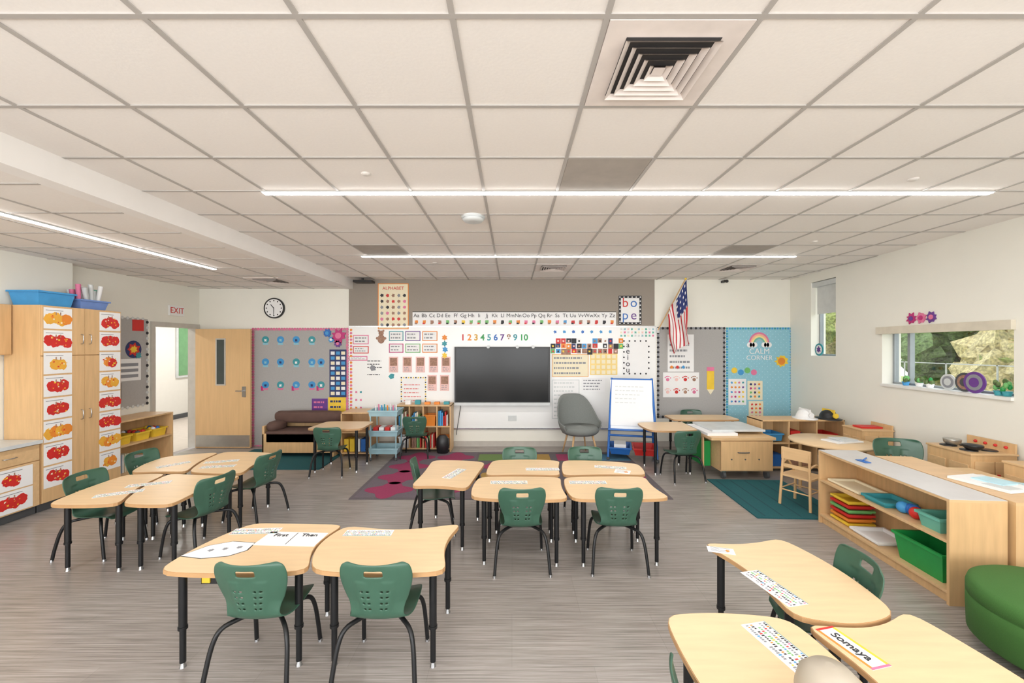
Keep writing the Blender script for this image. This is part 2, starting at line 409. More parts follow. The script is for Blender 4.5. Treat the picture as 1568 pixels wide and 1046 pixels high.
for t,x,y,m in (('b',957,464,red),('o',970,464,blue),('p',957,483,blue),('e',970,483,purple)): text(BACK,t,ex(x),ez(y),20*KB,m,.02,o)
b=B(); brect(b,387,533,503,684,graybul,.0005,.008); scallop(b,388,532,504,683,pink,mat('rose',srgb(200,130,150),.6),2.2,4,.012)
for j,y in enumerate((520,554,589)):
    for i,x in enumerate((407,430,454,478,492)):
        if j==0 and i==4: continue
        b.disc(BACK,ex(x),ez(y),5.4*KB,sky_b if (i+j)%3 else teal,.008,.012)
        b.blob(BACK,ex(x),ez(y+1),2.6*KB,[white,bluebul,navy][(i+j)%3],.012,.014,4)
        brect(b,x-4,x+4,y+5,y+8,bluebul if j<2 else pink,.008,.011)
        if i%2==0 and j==2: brect(b,x-7,x-3,y+2,y+9,magenta,.008,.0105)
o=b.obj('bulletin_board')
b=B()
for x,y,r,m,c in ((519,514,12,magenta,pink),(502,510,7,blue,sky_b),(518,526,6,purple,pink),(508,520,5,sky_b,white)):
    b.blob(BACK,ex(x),ez(y),r*KB,m,.014,.03,8,.3); b.disc(BACK,ex(x),ez(y),r*.4*KB,c,.03,.04,12)
b.obj('paper_flowers')
b=B(); brect(b,505,531,535,608,navy,.009,.014)
for i in range(9):
    for k in range(3): brect(b,507+k*8,513+k*8,538+i*7.7,543+i*7.7,[white,sky_b,cream][(i+k)%3],.014,.016)
b.obj('calendar_chart')
poster('yellow_poster',503,530,608,646,yellow,None,4,w=.012,lm=navy); poster('purple_poster',478,502,610,636,purple,None,3,w=.012,lm=pink)
b=B()
for y in range(505,650,5): b.disc(BACK,ex(538),ez(y),2.0*KB,orange if y%2 else pink,.014,.018,8)
b.obj('orange_border_strip')
cards=[(541,565,513,527,pink),(541,565,530,541,red),(535,563,545,552,pink),(596,618,507,522,teal),(621,644,507,522,purple),(647,670,507,522,orange),(596,618,526,540,magenta),(621,644,526,540,lgreen),(647,670,526,540,orange)]
for c in cards: poster('label_card',c[0],c[1],c[2],c[3],white,c[4],2,w=.0175)
b=B(); b.disc(BACK,ex(584),ez(510),4*KB,brown,.015,.02); b.disc(BACK,ex(584),ez(519),5.5*KB,brown,.015,.0195,ry=7*KB)
for s_ in (-1,1): b.disc(BACK,ex(584+3.5*s_),ez(506.5),1.6*KB,brown,.015,.0205); b.disc(BACK,ex(584+6*s_),ez(518),2*KB,brown,.015,.021)
b.obj('bear_cutout')
b=B()
for i,(x,y) in enumerate([(681,517),(681,526),(682,535),(681,544)]): b.blob(BACK,ex(x),ez(y),5*KB,[orange,teal,sky_b,yellow][i],.015,.02+.0004*i,6)
b.obj('bird_cutouts')
for (x,y) in ((596,546),(617,546),(637,546),(657,546),(676,546),(655,574),(674,574)):
    b=B(); brect(b,x,x+14,y,y+24,skinp,.015,.018); brect(b,x+1.5,x+12.5,y+2,y+14,brown,.018,.02); lines(b,x+2,x+12,y+15,y+23,3,grayp,.021); b.obj('gingerbread_drawing')
b=B(); b.blob(BACK,ex(600),ez(576),5*KB,teal,.015,.02,5,.2); b.blob(BACK,ex(571),ez(563),5.5*KB,grayp,.015,.02,5,.2)
for yy in (551,556,561,572): lines(b,563,586,yy,yy+3,1,darkp,.018,.4)
b.obj('small_notes')
b=B(); brect(b,614,653,577,622,white,.016,.02); scallop(b,615,652,578,621,darkp,yellow,1.1,3.4,.023); lines(b,619,648,586,616,5,red,.023,.15); b.obj('chart_paper')
b=B()
for x in (546,553):
    for y in (600,612,624): b.blob(BACK,ex(x),ez(y),2.2*KB,random.choice([pink,teal,orange]),.0145,.017,4)
b.obj('small_magnets')
# tv
b=B(); b.box(ex(697),ex(841.5),7.93,8.012,ez(617.5),ez(531),bezel); b.box(ex(699.5),ex(839),7.925,7.931,ez(614),ez(533),screenm)
b.box(ex(697),ex(841.5),7.90,7.93,ez(619.5),ez(615),lgray)
for x in (748,792,816): b.cyl((ex(x),7.92,ez(531)),(ex(x),7.99,ez(531)),.03,.03,lgray)
b.tube([(ex(706),7.96,ez(620)),(ex(703),7.98,ez(640)),(ex(699),7.99,ez(665))],.006,darkg)
o=b.obj('wall_tv')
b=B(); brect(b,778,791,636,644,lgray,.015,.025); b.obj('wall_outlet')
b=B()
for i in range(14):
    for j in range(3):
        if random.random()<.9:
            x=843+i*8; y=518+j*8; base=random.choice([navy,sky_b,brown,orange,brown,darkp,brown,lgreen,red,white]); w1=.018+random.random()*.001
            brect(b,x,x+7+random.uniform(-1,1),y,y+7+random.uniform(-1,2),base,.015,w1)
            b.blob(BACK,ex(x+3.5),ez(y+4),2*KB,random.choice([skinp,white,brown,red,yellow,darkp]),w1,w1+.0015,4,.3)
b.obj('photo_collage')
for x in range(850,935,14):
    b=B(); b.blob(BACK,ex(x),ez(508),3*KB,random.choice([sky_b,blue]),.014,.017,5); b.obj('magnet_letter')
b=B(); brect(b,903,945,541,574,mat('pale_yellow',srgb(240,212,136),.6),.0142,.017)
for i in range(5):
    for j in range(4): brect(b,905+i*8,910.5+i*8,543+j*8,548.5+j*8,cream,.017,.019)
b.obj('pocket_chart')
poster('pale_orange_poster',845,901,542,577,cream,mat('pale_orange',srgb(234,184,128),.6),4,w=.0175)
b=B(); brect(b,953,995,520,574,white,.0142,.017); scallop(b,955,993,522,572,darkp,white,1.3,4,.02); o=b.obj('vowel_poster')
for i,t in enumerate('aeiou'): text(BACK,t,ex(961),ez(528+i*9.6),12*KB,darkp,.0215,o)
b=B()
for i in range(10):
    for j in range(3): b.blob(BACK,ex(951+i*5.4),ez(504+j*5),2.2*KB,random.choice([skinp,lgray,cartm,mint,cream,pink]),.0142,.018,4)
b.obj('colorful_border_strip')
poster('written_chart',845,887,581,641,white,lgray,9,w=.0175,lm=lgray); poster('written_chart',890,926,578,600,white,None,4,w=.0175)
# flag
b=B(); p0=Vector((ex(1006),7.985,ez(506))); p1=Vector((ex(1034),7.55,ez(433))); b.cyl(p0,p1,.012,.012,woodm); b.ball(p1,.02,yellow)
b.box(p0.x-.03,p0.x+.03,7.975,8.01,p0.z-.05,p0.z+.05,chrome)
redf=mat('flag_red',srgb(190,36,48),.7); whf=mat('flag_white',srgb(234,232,230),.7); blf=mat('flag_blue',srgb(38,52,110),.7)
NU=26; NV=20; A=p0.lerp(p1,.97); C=p0.lerp(p1,.30)
def fp(u,v):
    top=A.lerp(C,v)
    droop=Vector((.06*u+.05*v*u,0,-1.12*u*(1-.35*v)))
    q=top+droop; q.x+= .04*math.sin(u*5+v*9)*u - .02*v; q.y+= .05*math.sin(v*11+u*3)+.02*math.cos(v*17)-.10
    return q
for i in range(NU):
    for j in range(NV):
        u=i/NU; v=j/NV; st=int(v*13)
        m=blf if (u<.42 and v<.54) else (redf if st%2==0 else whf)
        if m is blf and (i%3==1 and j%3==1): m=whf
        b.add([fp(u,v),fp(u+1/NU,v),fp(u+1/NU,v+1/NV),fp(u,v+1/NV)],[(0,1,2,3)],m,True)
b.obj('american_flag')
b=B(); brect(b,1006,1110,501,640,graybul,.0005,.008); scallop(b,1007.5,1108.5,502.5,638,darkp,grayp,2,3.6,.011); b.obj('bulletin_board')
poster('song_poster',1022,1062,512,569,white,None,5,(0,0),w=.013,title='Songs',tm=pink)
b=B()
for i in range(3): b.blob(BACK,ex(1028+i*9),ez(562),3*KB,[orange,red,sky_b][i],.0145,.02)
b.obj('sticker_cutouts')
b=B(); brect(b,1015,1070,570,608,white,.010,.0125)
for i in range(4):
    for j in range(2):
        x=1022+i*13.5; y=579+j*19; m=[pink,skinp,red,brown][(i+j)%4]
        b.disc(BACK,ex(x),ez(y+2),2.6*KB,m,.0125,.015)
        for a in (-50,-22,0,22,60): b.disc(BACK,ex(x+5*math.sin(math.radians(a))),ez(y+2-5*math.cos(math.radians(a))),1*KB,m,.0125,.0148,8)
b.obj('handprint_poster')
b=B(); brect(b,1082,1093,568,596,yellow,.009,.014); brect(b,1082,1093,562,568,pink,.009,.015); b.prism([(ex(1082),ez(596)),(ex(1093),ez(596)),(ex(1087.5),ez(604))],.009,.014,cream,cream,BACK); b.obj('pencil_cutout')
b=B(); brect(b,1111.5,1212,501,652,bluebul,.0005,.008)
bl2=mat('pale_blue',srgb(184,220,232),.7)
for i in range(24):
    for j in range(36):
        if (i+j)%2: b.rect(BACK,ex(1113+i*4.1),ex(1113+i*4.1+1),ez(503+j*4.1+1),ez(503+j*4.1),bl2,.008,.0086)
scallop(b,1113,1210.5,503,651,teal,sky_b,1.5,4,.012); o=b.obj('bulletin_board')
b=B()
for k,m in enumerate((pink,mat('peach',srgb(240,180,150),.6),mat('soft_yellow',srgb(240,220,150),.6),mint,cartm)):
    r0=(16-k*2.3); b.prism([(ex(1162)+r0*KB*math.cos(t*math.pi/16),ez(527)+r0*1.15*KB*math.sin(t*math.pi/16)) for t in range(17)],.009+k*.001,.011+k*.001,m,m,BACK)
b.prism([(ex(1162)+5*KB*math.cos(t*math.pi/10),ez(527)+5*KB*math.sin(t*math.pi/10)) for t in range(11)],.014,.0165,bluebul,bluebul,BACK)
for s_ in (-1,1):
    for q in (-4,0,4): b.disc(BACK,ex(1162+s_*11+q),ez(528),4*KB,white,.0165,.018)
o=b.obj('rainbow_cutout')
text(BACK,'CALM',ex(1162),ez(538),12*KB,white,.018,o); text(BACK,'CORNER',ex(1162),ez(548),10*KB,white,.018,o)
b=B(); b.blob(BACK,ex(1196),ez(553),11*KB,yellow,.009,.014,9,.3); b.disc(BACK,ex(1196),ez(553),5.5*KB,orange,.014,.016); b.obj('sun_cutout')
poster('feelings_chart',1115,1142,580,620,white,None,0,(4,5),w=.0125); poster('feelings_chart',1144,1167,583,612,cream,None,0,(3,4),w=.0125); poster('feelings_chart',1146,1168,614,642,cream,None,0,(3,4),w=.0125,cols=[pink,orange,red])
b=B()
for i in range(4): b.disc(BACK,ex(1124+i*10),ez(567+(i%2)*3),4.5*KB,[yellow,sky_b,lgreen,pink][i],.009,.012)
b.obj('face_cutouts')

# ------------------------------------------------------------------ left side casework
b=B()
b.box(-5.94,-5.52,4.81,5.79,.1,2.434,woodm); b.box(-5.9,-5.56,4.82,5.78,0,.1,darkg)
for (y0,y1) in ((4.815,5.297),(5.303,5.785)):
    for (z0,z1) in ((.105,1.83),(1.84,2.43)): b.box(-5.52,-5.5,y0,y1,z0,z1,woodm)
for y in (5.25,5.35):
    for z in (1.02,1.98): b.tube([(-5.5,y,z),(-5.47,y,z+.01),(-5.47,y,z+.11),(-5.5,y,z+.12)],.006,chrome,6,2)
b.obj('tall_storage_cabinet',bevel=.003)
amber=mat('amber',srgb(232,172,60),.6)
def drawing(u0,u1,v0,v1,pl,w=.0,c=None):
    """child's fruit/leaf collage: overlapping torn-paper ovals with stems, on white paper"""
    b=B(); b.rect(pl,u0,u1,v0,v1,white,w+.001,w+.003); cu=(u0+u1)/2; cv=(v0+v1)/2-.01; r=min(u1-u0,v1-v0)*.40
    c=c or red; L=w+.003
    k=random.choice([2,3,3,4])
    for i in range(k):
        ox=(i-(k-1)/2)*r*.62; oy=random.uniform(-.18,.18)*r; n=22
        pts=[(cu+ox+r*random.uniform(.52,.66)*math.cos(2*math.pi*q/n)*1.05, cv+oy+r*random.uniform(.56,.74)*math.sin(2*math.pi*q/n)) for q in range(n)]
        cc=c if i%2==0 else random.choice([c,c,orange if c is amber else red])
        b.prism(pts,L,L+.0012+.0004*i,cc,cc,pl)
    oth=[x for x in (yellow,red,orange,amber,cream) if x is not c]
    for q in range(12): b.blob(pl,cu+random.uniform(-.95,.95)*r,cv+random.uniform(-.5,.5)*r,r*random.uniform(.06,.17),random.choice(oth+[c]),L+.001,L+.0032+.0001*q,4,.5)
    for q in range(2): b.rect(pl,cu-.01+.05*q-.02,cu+.0+.05*q-.02,cv+r*.5,cv+r*.85,brown,L,L+.003)
    b.rect(pl,u0+.02,u1-.1,v1-.035,v1-.028,grayp,w+.003,w+.004)
    b.obj('fruit_collage_drawing')
c1=[amber,red,amber,red,red,amber,red,red]; c2=[red,red,orange,amber,red,red,amber,amber]
for i in range(8):
    drawing(4.83,5.14,2.41-.27*i-.25,2.41-.27*i,LCAB,c=c1[i]); drawing(5.485,5.775,2.41-.27*i-.25,2.41-.27*i,LCAB,c=c2[i])
b=B(); b.box(-5.94,-5.52,1.2,4.80,.1,.82,woodm); b.box(-5.9,-5.56,1.2,4.80,0,.1,darkg); b.box(-5.945,-5.47,1.2,4.80,.82,.86,lgray)
y=4.79
while y>1.5:
    b.box(-5.52,-5.5,y-.58,y,.105,.62,woodh); b.box(-5.52,-5.5,y-.58,y,.63,.81,woodh); b.tube([(-5.5,y-.35,.72),(-5.47,y-.34,.72),(-5.47,y-.24,.72),(-5.5,y-.23,.72)],.006,chrome,6,2); y-=.59
b.obj('base_cabinet',bevel=.003)
drawing(4.32,4.72,.37,.6,LCAB,c=red); drawing(4.32,4.72,.12,.355,LCAB,c=red); drawing(3.9,4.2,.37,.6,LCAB)
b=B(); b.box(-5.945,-5.84,1.5,4.80,1.85,2.434,woodm)
for k in range(5): b.box(-5.84,-5.83,4.8-.6*k-.59,4.8-.6*k-.01,1.86,2.425,woodm)
b.obj('upper_wall_cabinet')
def bin_(b,x0,x1,y0,y1,z0,z1,m,t=.012,taper=.03):
    o=[(x0+taper,y0+taper,z0),(x1-taper,y0+taper,z0),(x1-taper,y1-taper,z0),(x0+taper,y1-taper,z0),(x0,y0,z1),(x1,y0,z1),(x1,y1,z1),(x0,y1,z1)]
    i=[(x0+taper+t,y0+taper+t,z0+t),(x1-taper-t,y0+taper+t,z0+t),(x1-taper-t,y1-taper-t,z0+t),(x0+taper+t,y1-taper-t,z0+t),(x0+t,y0+t,z1),(x1-t,y0+t,z1),(x1-t,y1-t,z1),(x0+t,y1-t,z1)]
    b.add(o+i,[(0,3,2,1),(0,1,5,4),(1,2,6,5),(2,3,7,6),(3,0,4,7),(8,9,10,11),(8,12,13,9),(9,13,14,10),(10,14,15,11),(11,15,12,8),(4,5,13,12),(5,6,14,13),(6,7,15,14),(7,4,12,15)],m)
    r=.012
    b.box(x0-r,x1+r,y0-r,y0,z1-.02,z1,m); b.box(x0-r,x1+r,y1,y1+r,z1-.02,z1,m); b.box(x0-r,x0,y0,y1,z1-.02,z1,m); b.box(x1,x1+r,y0,y1,z1-.02,z1,m)
b=B(); bin_(b,-5.92,-5.56,4.83,5.24,2.434,2.61,sky_b); b.obj('blue_storage_bin')
b=B(); lav=mat('lavender_basket',srgb(110,140,200),.5); bin_(b,-5.88,-5.56,5.30,5.68,2.434,2.56,lav)
for k in range(14):
    x=-5.72+random.uniform(-.1,.1); yy=5.49+random.uniform(-.13,.13)
    b.cyl((x,yy,2.5),(x+random.uniform(-.04,.04),yy+random.uniform(-.06,.06),2.66+random.random()*.12),.022,.028,random.choice([lgray,white,pink,sky_b,lgray,mint,white]),8)
b.obj('craft_supply_basket')
b=B(); b.rect(LWALL,5.75,6.88,.98,2.40,graybul,.0005,.008)
for y in [5.8+.09*i for i in range(12)]:
    for z in (.98,2.4): b.disc(LWALL,y,z,.025,lgray,.008,.012,8)
for z in [1.0+.09*i for i in range(16)]: b.disc(LWALL,6.87,z,.025,darkp if int(z*11)%2 else lgray,.008,.0125,8)
b.rect(LWALL,5.95,6.3,1.45,1.72,white,.008,.012); b.rect(LWALL,6.33,6.75,1.4,1.75,white,.008,.012)
for k in range(3): b.rect(LWALL,6.38,6.7,1.45+.09*k,1.5+.09*k,grayp,.012,.014)
b.rect(LWALL,6.6,6.8,2.2,2.38,red,.008,.014); b.disc(LWALL,6.62,1.9,.14,navy,.008,.013,20)
b.blob(LWALL,6.62,1.9,.12,red,.013,.016,7); b.blob(LWALL,6.62,1.9,.07,yellow,.016,.018,7); b.blob(LWALL,6.7,1.8,.06,teal,.018,.02,7)
b.obj('bulletin_board')
b=B(); b.box(-6.09,-6.03,6.15,6.35,1.12,1.38,bezel); b.tube([(-6.03,6.2,1.37),(-5.99,6.2,1.36),(-5.99,6.2,1.16),(-6.03,6.2,1.15)],.022,bezel); b.tube([(-6.0,6.2,1.15),(-5.99,6.25,.98),(-6.02,6.3,1.12)],.006,bezel); b.obj('wall_phone')

def cubby(name,x0,x1,y0,y1,h,rows,cols,m=woodm,items=None,toe=.05):
    b=B(); t=.02
    def bx(*a): b.box(*a, m)
    bx(x0,x0+t,y0,y1,0,h); bx(x1-t,x1,y0,y1,0,h); bx(x0,x1,y0,y1,h-t,h+.001) ; bx(x0+t,x1-t,y0,y1,toe,toe+t)
    for r in range(1,rows): z=toe+(h-toe)*r/rows; bx(x0+t,x1-t,y0+.005,y1-.005,z,z+t)
    bx(x0+t,x1-t,y1-.012,y1,toe,h-t)
    for c in range(1,cols): xx=x0+(x1-x0)*c/cols; bx(xx-.01,xx+.01,y0+.001,y1-.012,toe+t,h-t)
    if items: items(b)
    return b.obj(name,bevel=.002)
def shelfX(name,x0,x1,y0,y1,h,zs,open_,items=None,loc=(0,0,0),rz=0,topm_=None):
    b=B(); t=.022
    b.box(x0,x1,y0,y0+t,0,h-t,woodm); b.box(x0,x1,y1-t,y1,0,h-t,woodm); b.box(x0,x1,y0,y1,h-t,h-.003,woodh); b.box(x0,x1,y0,y1,h-.003,h+.001,topm_ or woodh)
    for z in zs: b.box(x0+.004,x1-.004,y0+t,y1-t,z,z+t,woodh)
    b.box(x0+.03,x1-.03,y0+t,y1-t,0,zs[0],woodm)
    xb=x0 if open_>0 else x1-.012
    b.box(xb,xb+.012,y0+t,y1-t,zs[0],h-t,woodm)
    if items: items(b)
    return b.obj(name,loc,rz)
def it(b):
    for y in (5.88,6.2,6.5):
        bin_(b,-5.98,-5.66,y,y+.24,.512,.64,yellow,.01,.015)
        for k in range(9): b.ball((-5.8+random.uniform(-.12,.12),y+.12+random.uniform(-.08,.08),.635),.033,random.choice([red,darkg,yellow,blue,white]))
    bin_(b,-5.98,-5.66,6.2,6.45,.092,.25,white)
    for k in range(6): b.box(-5.9,-5.7,5.9+.04*k,5.92+.04*k,.092,.36,random.choice([white,cream,sky_b]))
shelfX('storage_shelf',-6.07,-5.6,5.84,6.80,.87,[.07,.49],1,it)
b=B(); b.ball((-5.7,4.25,.875),(.10,.1,.015),yellow); b.ball((-5.7,4.25,.9),(.06,.06,.02),magenta); b.obj('toy_plate')

# ------------------------------------------------------------------ school chair
def chair_mesh():
    prof=[(.215,.335,.15),(.195,.362,.175),(.13,.372,.19),(.03,.366,.193),(-.07,.364,.188),(-.135,.375,.17),(-.175,.41,.152),(-.195,.47,.158),(-.207,.53,.18),(-.222,.60,.20),(-.237,.66,.207),(-.248,.705,.200),(-.253,.73,.185),(-.255,.742,.155)]
    NV_=60; NU_=24
    def cr(P,t):
        n=len(P)-1; x=t*n; i=min(int(x),n-1); f=x-i
        a=P[max(0,i-1)];b_=P[i];c=P[i+1];d=P[min(n,i+2)]
        return [.5*((2*b_[k])+(c[k]-a[k])*f+(2*a[k]-5*b_[k]+4*c[k]-d[k])*f*f+(3*b_[k]-a[k]-3*c[k]+d[k])*f**3) for k in range(3)]
    S=[cr(prof,i/400) for i in range(401)]; L=[0]
    for i in range(400): L.append(L[-1]+math.hypot(S[i+1][0]-S[i][0],S[i+1][1]-S[i][1]))
    vs=[];fs=[];R=[]
    for j in range(NV_+1):
        T=L[-1]*j/NV_; k=min(range(401),key=lambda q:abs(L[q]-T)); R.append(S[k])
    for j,(y,z,w) in enumerate(R):
        bk=max(0,min(1,(z-.38)/.12))
        for i in range(NU_+1):
            u=i/NU_*2-1
            rib=-.005*bk*(1 if .22<abs(u)<.52 and z<.64 else 0)
            vs.append((w*u, y+bk*.05*u*u+rib, z+(1-bk)*(.018*u*u)))
    for j in range(NV_):
        z=(R[j][1]+R[j+1][1])/2
        for i in range(NU_):
            xc=abs((i+.5)/NU_*2-1)*R[j][2]
            ci=min(i,NU_-1-i)
            if R[j][0]<-.15 and .672<z<.700 and xc<.056: continue
            if R[j][0]<-.17 and .46<z<.61 and ci==9 and j%3==1: continue
            if R[j][0]<-.17 and .46<z<.61 and ci==7 and j%3==1: continue
            fs.append((j*(NU_+1)+i,j*(NU_+1)+i+1,(j+1)*(NU_+1)+i+1,(j+1)*(NU_+1)+i))
    me=bpy.data.meshes.new('shell'); me.from_pydata(vs,[],fs); me.update()
    o=bpy.data.objects.new('shell_tmp',me); sc.collection.objects.link(o)
    s=o.modifiers.new('s','SOLIDIFY'); s.thickness=.009; s.offset=0
    s=o.modifiers.new('ss','SUBSURF'); s.levels=1; s.render_levels=1
    dg=bpy.context.evaluated_depsgraph_get(); dg.update()
    ev=bpy.data.meshes.new_from_object(o.evaluated_get(dg))
    b=B(); b.add([v.co.copy() for v in ev.vertices],[tuple(p.vertices) for p in ev.polygons],greenp,True)
    bpy.data.objects.remove(o)
    r=.0135
    for s_ in (-1,1):
        b.tube([(s_*.06,-.02,.345),(s_*.13,-.1,.345),(s_*.185,-.165,.33),(s_*.212,-.2,.26),(s_*.228,-.235,.12),(s_*.236,-.255,.012)],r,blackm,8,4)
        b.tube([(s_*.06,.02,.345),(s_*.13,.09,.345),(s_*.175,.14,.33),(s_*.195,.165,.26),(s_*.205,.19,.12),(s_*.21,.205,.012)],r,blackm,8,4)
        for (x,y) in ((.237,-.257),(.21,.206)): b.cyl((s_*x,y,0),(s_*x,y,.02),.016,.014,chrome,10)
    b.box(-.09,.09,-.06,.06,.338,.358,blackm)
    return b.obj('school_chair')
ch0=chair_mesh(); used=[False]
def chair(x,y,face,s=1.0,z=0):
    if not used[0]: o=ch0; used[0]=True
    else: o=bpy.data.objects.new('school_chair',ch0.data); sc.collection.objects.link(o)
    o.location=(x,y,z); o.rotation_euler=(0,0,math.radians(face)); o.scale=(s,s,s); return o
chair(-1.48,2.52,0); chair(-.77,2.52,0)
chair(.08,3.73,2); chair(.93,3.74,-2)
chair(.09,4.70,180); chair(.87,4.72,180); chair(-.83,4.40,-80)
chair(-3.90,3.95,-92); chair(-2.98,3.93,76); chair(-2.96,4.72,80); chair(-4.08,4.74,-95)
chair(-2.78,6.35,4); chair(-1.70,7.30,5); chair(2.50,6.1,8,z=0); chair(3.4,7.62,180)
chair(1.80,2.40,80); chair(.84,1.46,-90); chair(2.1,1.42,90); chair(4.40,4.54,165,1.18)

# ------------------------------------------------------------------ tables
ZT=.62
def outline(c,bl,n=14,it_=3):
    pts=[]
    for i in range(4):
        p=Vector(c[i]); q=Vector(c[(i+1)%4]); d=q-p; nn=Vector((d.y,-d.x)).normalized()
        for k in range(n):
            t=k/n; pts.append(p+d*t+nn*bl[i]*math.sin(math.pi*t))
    for _ in range(it_): pts=[(pts[i-1]*.25+pts[i]*.5+pts[(i+1)%len(pts)]*.25) for i in range(len(pts))]
    return pts
def table(c,bl,z=ZT,lr=.023,name='classroom_table',legs=(0,1,2,3)):
    cx=sum(p[0] for p in c)/4; cy=sum(p[1] for p in c)/4
    pts=outline([(p[0]-cx,p[1]-cy) for p in c],bl)
    b=B(); b.prism(pts,z-.026,z-.002,edgem,edgem)
    inn=[p*(1-.004/p.length) for p in pts]; b.prism(inn,z-.003,z,topm,edgem)
    for i in legs:
        p=Vector((c[i][0]-cx,c[i][1]-cy)); p*= (1-.13/p.length)
        b.cyl((p.x,p.y,.24),(p.x,p.y,z-.026),lr,lr,blackm); b.cyl((p.x,p.y,.03),(p.x,p.y,.24),lr*.75,lr*.75,blackm)
        b.cyl((p.x,p.y,.232),(p.x,p.y,.25),lr*1.15,lr*1.15,blackm); b.cyl((p.x,p.y,.0),(p.x,p.y,.03),.02,.012,chrome)
    m=[Vector((c[i][0]-cx,c[i][1]-cy))*.6 for i in range(4)]
    for i in range(4):
        a=m[i]; q=m[(i+1)%4]; b.cyl((a.x,a.y,z-.04),(q.x,q.y,z-.04),.012,.012,blackm,8)
    return b.obj(name,(cx,cy,0))
table([(-2.11,2.43),(-1.20,2.44),(-1.24,3.07),(-1.95,3.10)],[.03,-.09,0,.05])
table([(-1.19,2.44),(-.38,2.43),(-.37,3.10),(-1.23,3.06)],[.03,-.07,-.09,.085])
table([(-3.92,3.46),(-3.32,3.48),(-3.60,4.29),(-4.0,4.25)],[.03,-.06,.02,.03])
table([(-3.30,3.48),(-2.86,3.46),(-2.76,4.24),(-3.58,4.31)],[.02,-.06,-.03,.05])
table([(-4.02,4.33),(-3.45,4.36),(-3.66,5.16),(-4.18,4.95)],[-.02,-.05,.03,.05])
table([(-3.43,4.36),(-2.82,4.30),(-2.88,5.1),(-3.64,5.18)],[.03,-.06,.04,.045])
table([(-.97,3.9),(-.42,3.83),(-.30,4.72),(-.93,4.8)],[-.05,.0,.04,-.02])
table([(-.36,3.62),(.50,3.58),(.50,4.18),(-.33,4.19)],[.04,-.03,.02,.03])
table([(.53,3.58),(1.40,3.60),(1.36,4.20),(.53,4.18)],[.02,-.04,.02,.03])
table([(-.27,4.23),(.5,4.23),(.56,4.78),(-.22,4.80)],[-.03,-.02,.05,.02])
table([(.53,4.23),(1.38,4.25),(1.42,4.66),(.6,4.8)],[-.03,.02,.05,.02])
table([(1.38,2.03),(1.92,2.05),(1.86,2.86),(1.28,2.79)],[.07,.06,-.05,-.07])
table([(.78,1.28),(1.36,1.28),(1.36,2.01),(.75,2.04)],[0,.03,.03,.03])
table([(1.40,1.28),(2.04,1.28),(1.99,2.08),(1.39,1.98)],[0,.03,-.08,-.05])
table([(-3.15,6.28),(-2.3,6.28),(-2.3,6.9),(-3.1,6.9)],[.02,0,.02,0],z=.69)
table([(2.08,6.15),(2.82,6.2),(2.84,6.85),(2.06,6.8)],[.05,-.02,.02,.03],z=.69)
table([(2.75,7.0),(3.9,7.0),(3.9,7.5),(2.75,7.5)],[.02,0,.02,0],z=.70)

def strip(cx,cy,L,W,rot,z=ZT,kind=0,name='name_tag_strip'):
    b=B(); b.box(-L/2,L/2,-W/2,W/2,0.0005,.002,white)
    if kind==0:
        n=int(L/.012)
        for j in range(5):
            for i in range(n):
                if random.random()<.78:
                    x=-L/2+.006+i*(L-.012)/n; y=-W/2+.006+j*(W-.012)/5; h=(W-.012)/5*random.uniform(.35,.7)
                    m_=[darkp,grayp,lgreen,darkp,grayp][j]
                    if (i+j)%5==0: m_=random.choice([red,orange,sky_b,pink,yellow])
                    b.box(x,x+.0075,y,y+h,.002,.0025,m_)
        b.box(-L/2,L/2,-W/2,-W/2+.003,.002,.0025,teal)
    elif kind==1:
        for i in range(4): b.box(-L/2+.02,L/2-.02-random.random()*.1,-W/2+.02+i*W/5,-W/2+.025+i*W/5,.002,.0025,grayp)
        b.blob(lambda u,v,w: Vector((u,v,w)),L*.25,0,W*.2,orange,.002,.003,5,.3)
    return b.obj(name,(cx,cy,z),rot)
strip(-1.84,2.96,.33,.09,.05); strip(-1.02,2.93,.34,.09,0)
o=strip(-1.52,2.84,.42,.2,-.05,kind=3,name='first_then_sheet'); pl=lambda u,v,w: Vector((-1.52+u,2.84+v,ZT+w)); text(pl,'First',-.1,.05,.055,darkp,.004,o); text(pl,'Then',.1,.05,.055,darkp,.004,o)
b=B(); b.box(-1.523,-1.519,2.76,2.93,ZT+.002,ZT+.003,darkp); q=b.obj('divider_line'); q.parent=o; q.matrix_parent_inverse=Matrix.LocRotScale(o.location,o.rotation_euler,o.scale).inverted()
b=B(); b.prism([(-.2,-.07),(-.05,-.1),(.1,-.07),(.17,.0),(.16,.1),(0,.12),(-.12,.06)],.0005,.002,white,white)
b.prism([(-.208,-.075),(-.05,-.106),(.105,-.075),(.178,.0),(.167,.106),(0,.127),(-.127,.063)],.0003,.001,darkp,darkp)
for k in range(3): b.blob(lambda u,v,w: Vector((u,v,w)),-.06+.08*k,.0+.02*k,.02,grayp,.002,.0026,6,.3)
b.obj('paper_cutout',(-1.9,2.68,ZT))
strip(-3.55,3.72,.34,.09,.5); strip(-3.5,3.97,.34,.09,.4); strip(-3.35,4.75,.34,.09,.3); strip(-3.25,4.55,.34,.09,.2); strip(-3.8,4.62,.3,.09,.9)
strip(-.60,4.3,.34,.1,1.2); strip(-.03,4.02,.36,.09,0); strip(.33,4.45,.36,.09,0); strip(.74,4.02,.36,.09,0); strip(1.08,4.52,.34,.09,-.2)
strip(1.17,4.36,.16,.12,-.4,kind=1,name='worksheet')
strip(1.435,2.27,.33,.12,math.radians(102)); strip(1.19,1.81,.34,.13,math.radians(102))
CR=math.radians(-77)
o=strip(1.50,1.82,.25,.10,CR,kind=3,name='student_name_card')
